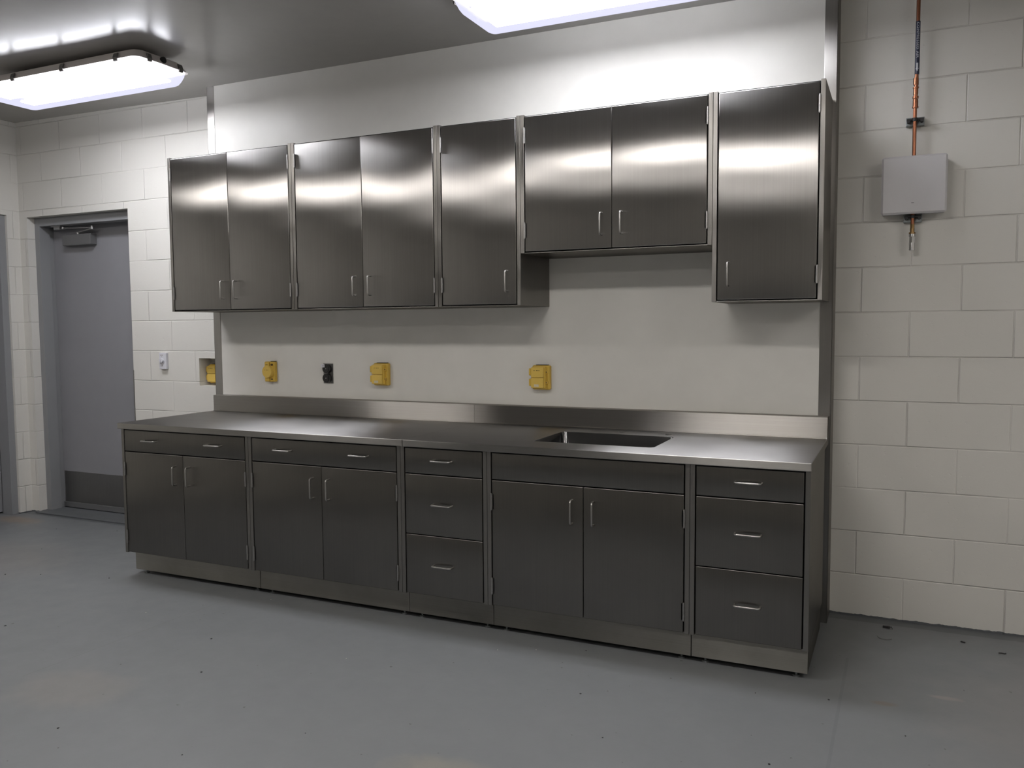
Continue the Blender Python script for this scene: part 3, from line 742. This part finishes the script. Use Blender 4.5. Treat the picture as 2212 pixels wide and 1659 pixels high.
# ================================================================== LAMPS
LW, LD = 1.295, 0.375          # housing length (x) and width (y)
def make_lamp(label, loc, warm=False):
    """origin at the ceiling above the middle of the lamp"""
    t = thing('ceiling_lamp', label, 'ceiling lamp', loc, 'enclosed linear ceiling lamps')
    hx, hy = LW/2, LD/2
    def rr(ax, ay, r, z): return [(x, y, z) for x, y in rrect(-ax, -ay, ax, ay, r, 8)]
    zt, zr = -0.030, -0.078
    bm = NB()
    # tray: back, flared sides and rim, open underneath
    loft(bm, [rr(hx-0.035, hy-0.035, 0.050, zt), rr(hx-0.030, hy-0.030, 0.052, zt-0.004), rr(hx-0.006, hy-0.006, 0.044, zr+0.006), rr(hx, hy, 0.046, zr), rr(hx-0.012, hy-0.012, 0.040, zr), rr(hx-0.014, hy-0.014, 0.040, zr+0.010), rr(hx-0.040, hy-0.040, 0.045, zt-0.008)], cap0=True, cap1=True)
    obj('housing', bm, M_tray, t, autosmooth=35)
    bm = NB()
    loft(bm, [rr(hx-0.013, hy-0.013, 0.040, zr+0.002), rr(hx-0.018, hy-0.016, 0.038, zr-0.020), rr(hx-0.030, hy-0.026, 0.036, zr-0.046), rr(hx-0.044, hy-0.036, 0.032, zr-0.064), rr(hx-0.056, hy-0.046, 0.026, zr-0.0705), rr(hx-0.080, hy-0.066, 0.020, zr-0.073)], cap1=True)
    obj('lens', bm, M_lens, t, autosmooth=50)
    for s in (-1, 1):
        bm = NB(); add_box(bm, -hx+0.085, s*0.076-0.046, -0.128, hx-0.085, s*0.076+0.046, -0.115, bev=0.006, seg=2)
        o = obj('light_strip', bm, M_strip_w if warm else M_strip, t)
        boxobj('strip_holder', (-hx+0.11, s*0.076-0.02, -0.1145, hx-0.11, s*0.076+0.02, -0.046), M_tray, t)
    def clip(x, y, nx, ny, k=0.013):
        bm = NB(); tx, ty = -ny, nx
        def q(a, b, z): return (x+tx*a+nx*b, y+ty*a+ny*b, z)
        prof_ = [(0.000, zr-0.012), (0.006, zr-0.010), (0.009, zr+0.006), (0.002, zr+0.026), (-0.006, zr+0.032), (-0.008, zr+0.026), (0.002, zr+0.004)]
        a_ = [bm.verts.new(q(-k, b, z)) for b, z in prof_]; b_ = [bm.verts.new(q(k, b, z)) for b, z in prof_]
        n = len(prof_)
        for i in range(n): bm.faces.new((a_[i], a_[(i+1) % n], b_[(i+1) % n], b_[i]))
        bm.faces.new(a_[::-1]); bm.faces.new(b_)
        for f in list(bm.faces): pass
        obj('clip', bm, M_clip, t)
    for cx in (-0.50, -0.10, 0.28, 0.545) if False else (-0.545, -0.31, 0.09, 0.50):
        clip(cx, -hy, 0, -1); clip(cx, hy, 0, 1)
    for cy in (-0.105, 0.105):
        clip(hx, cy, 1, 0); clip(-hx, cy, -1, 0)
    for s in (-1, 1):
        bm = NB(); add_cyl(bm, (s*(hx-0.018), 0, zr+0.026), 'x', 0.017, s*0.012, 24)
        obj('knockout_plug', bm, M_black, t)
    for sx in (-0.42, 0.42):
        bm = NB(); add_box(bm, sx-0.02, -0.06, zt-0.001, sx+0.02, 0.06, 0.0); obj('bracket', bm, M_clip, t)
    return t
LY = (-0.770, -2.78, -5.30)
LXC = (-4.055, -0.940)
lamp = make_lamp('enclosed white ceiling lamp at the left, above the grey door side of the room', (LXC[0], LY[0], CZ+0.006))
warm_lamp = make_lamp('enclosed ceiling lamp, left of the row beside the camera', (LXC[0], LY[1], CZ+0.006), warm=True)
def add_lamp(x, y, label):
    o = copy_tree(lamp if y > -1 else warm_lamp); o.location = (x, y, CZ); o['label'] = label
    return o
add_lamp(LXC[1], LY[0], 'enclosed white ceiling lamp cut by the top edge, over the wall cabinets')
for x, y, where in ((LXC[1], LY[1], 'middle of the row beside the camera'), (2.05, LY[1], 'right of the row beside the camera'), (LXC[1], LY[2], 'alone in the row far behind the camera')):
    add_lamp(x, y, 'enclosed ceiling lamp, ' + where)

# ================================================================== SCRAPS ON THE FLOOR
bm = NB()
pts = [(0.158, -0.106), (0.166, -0.112), (0.172, -0.120), (0.180, -0.123)]
add_box(bm, -0.016, -0.006, 0, 0.004, 0.006, 0.007, bev=0.001); add_box(bm, -0.002, -0.014, 0.002, 0.014, 0.000, 0.010, bev=0.002); add_tube(bm, [(0.012, -0.006, 0.005), (0.020, -0.012, 0.010), (0.024, -0.020, 0.003)], 0.0015, 8)
tag(obj('scrap', bm, M_chip, None, (0.164, -0.112, FZ)), 'black twisted scrap on the floor by the foot of the right block wall', 'scrap')
bm = NB(); add_tube(bm, [(0.030*math.cos(a), 0.030*math.sin(a), 0.0016) for a in [PI*(1.0+0.85*k/10) for k in range(11)]], 0.0012, 6)
tag(obj('wire_offcut', bm, M_clip, None, (0.160, -0.245, FZ)), 'thin curved wire offcut lying on the floor beside the black scrap', 'wire')
bm = NB(); add_tube(bm, [(0, 0, 0.003), (0.010, -0.003, 0.005), (0.022, 0.000, 0.003), (0.026, 0.006, 0.003)], 0.0024, 8)
tag(obj('scrap', bm, M_chip, None, (0.590, -0.255, FZ)), 'short dark curled scrap on the floor at the right edge', 'scrap')
bm = NB(); add_box(bm, -0.009, -0.004, 0, 0.009, 0.004, 0.005, bev=0.001)
o = obj('scrap', bm, M_chip, None, (0.464, -0.177, FZ)); o.rotation_euler = (0, 0, -0.5); tag(o, 'small dark chip on the floor between the curled scrap and the wire offcut', 'scrap')
# tiny chips
def at_floor(px, py):
    d = cam.rotation_euler.to_matrix() @ Vector(((px-1106)/1819.83, -(py-829.5)/1819.83, -1))
    k = (FZ-cam.location.z)/d.z; p = Vector(cam.location)+k*d; return p.x, p.y
bm = NB(); add_box(bm, -0.5, -0.35, 0, 0.35, 0.5, 0.5, bev=0.12)
for v in bm.verts: v.co *= 0.0075
chip = obj('floor_speck', bm, M_chip, None, (0, 0, FZ))
specks = [(90, 1186), (253, 1147), (122, 1143), (88, 1241), (236, 1249), (1266, 1406), (1254, 1499), (1632, 1497), (1956, 1590), (1661, 1651), (435, 1452), (660, 1584), (457, 1380), (126, 1573), (12, 1352), (1790, 1512), (11, 1241), (393, 1631), (1302, 1594)]
for i, (px, py) in enumerate(specks):
    o = chip if i == 0 else chip.copy()
    if i: C.objects.link(o)
    x, y = at_floor(px, py); o.location = (x, y, FZ); s = random.uniform(0.55, 1.15); o.scale = (s*random.uniform(0.8, 1.6), s, s*0.7); o.rotation_euler = (0, 0, random.uniform(0, 6))
    tag(o, 'tiny dark speck of debris lying on the grey floor', 'debris', 'dark specks on the floor')
for i, (px, py) in enumerate([(585, 1295), (748, 1423), (315, 1323), (1158, 1404), (1075, 1404)]):
    o = chip.copy(); 
    if i == 0:
        me2 = chip.data.copy(); me2.materials.clear(); me2.materials.append(M_chip2)
    o.data = me2; C.objects.link(o)
    x, y = at_floor(px, py); o.location = (x, y, FZ); o.scale = (0.9, 0.5, 0.4); o.rotation_euler = (0, 0, random.uniform(0, 6))
    tag(o, 'tiny pale flake of debris lying on the grey floor', 'debris', 'pale flakes on the floor')
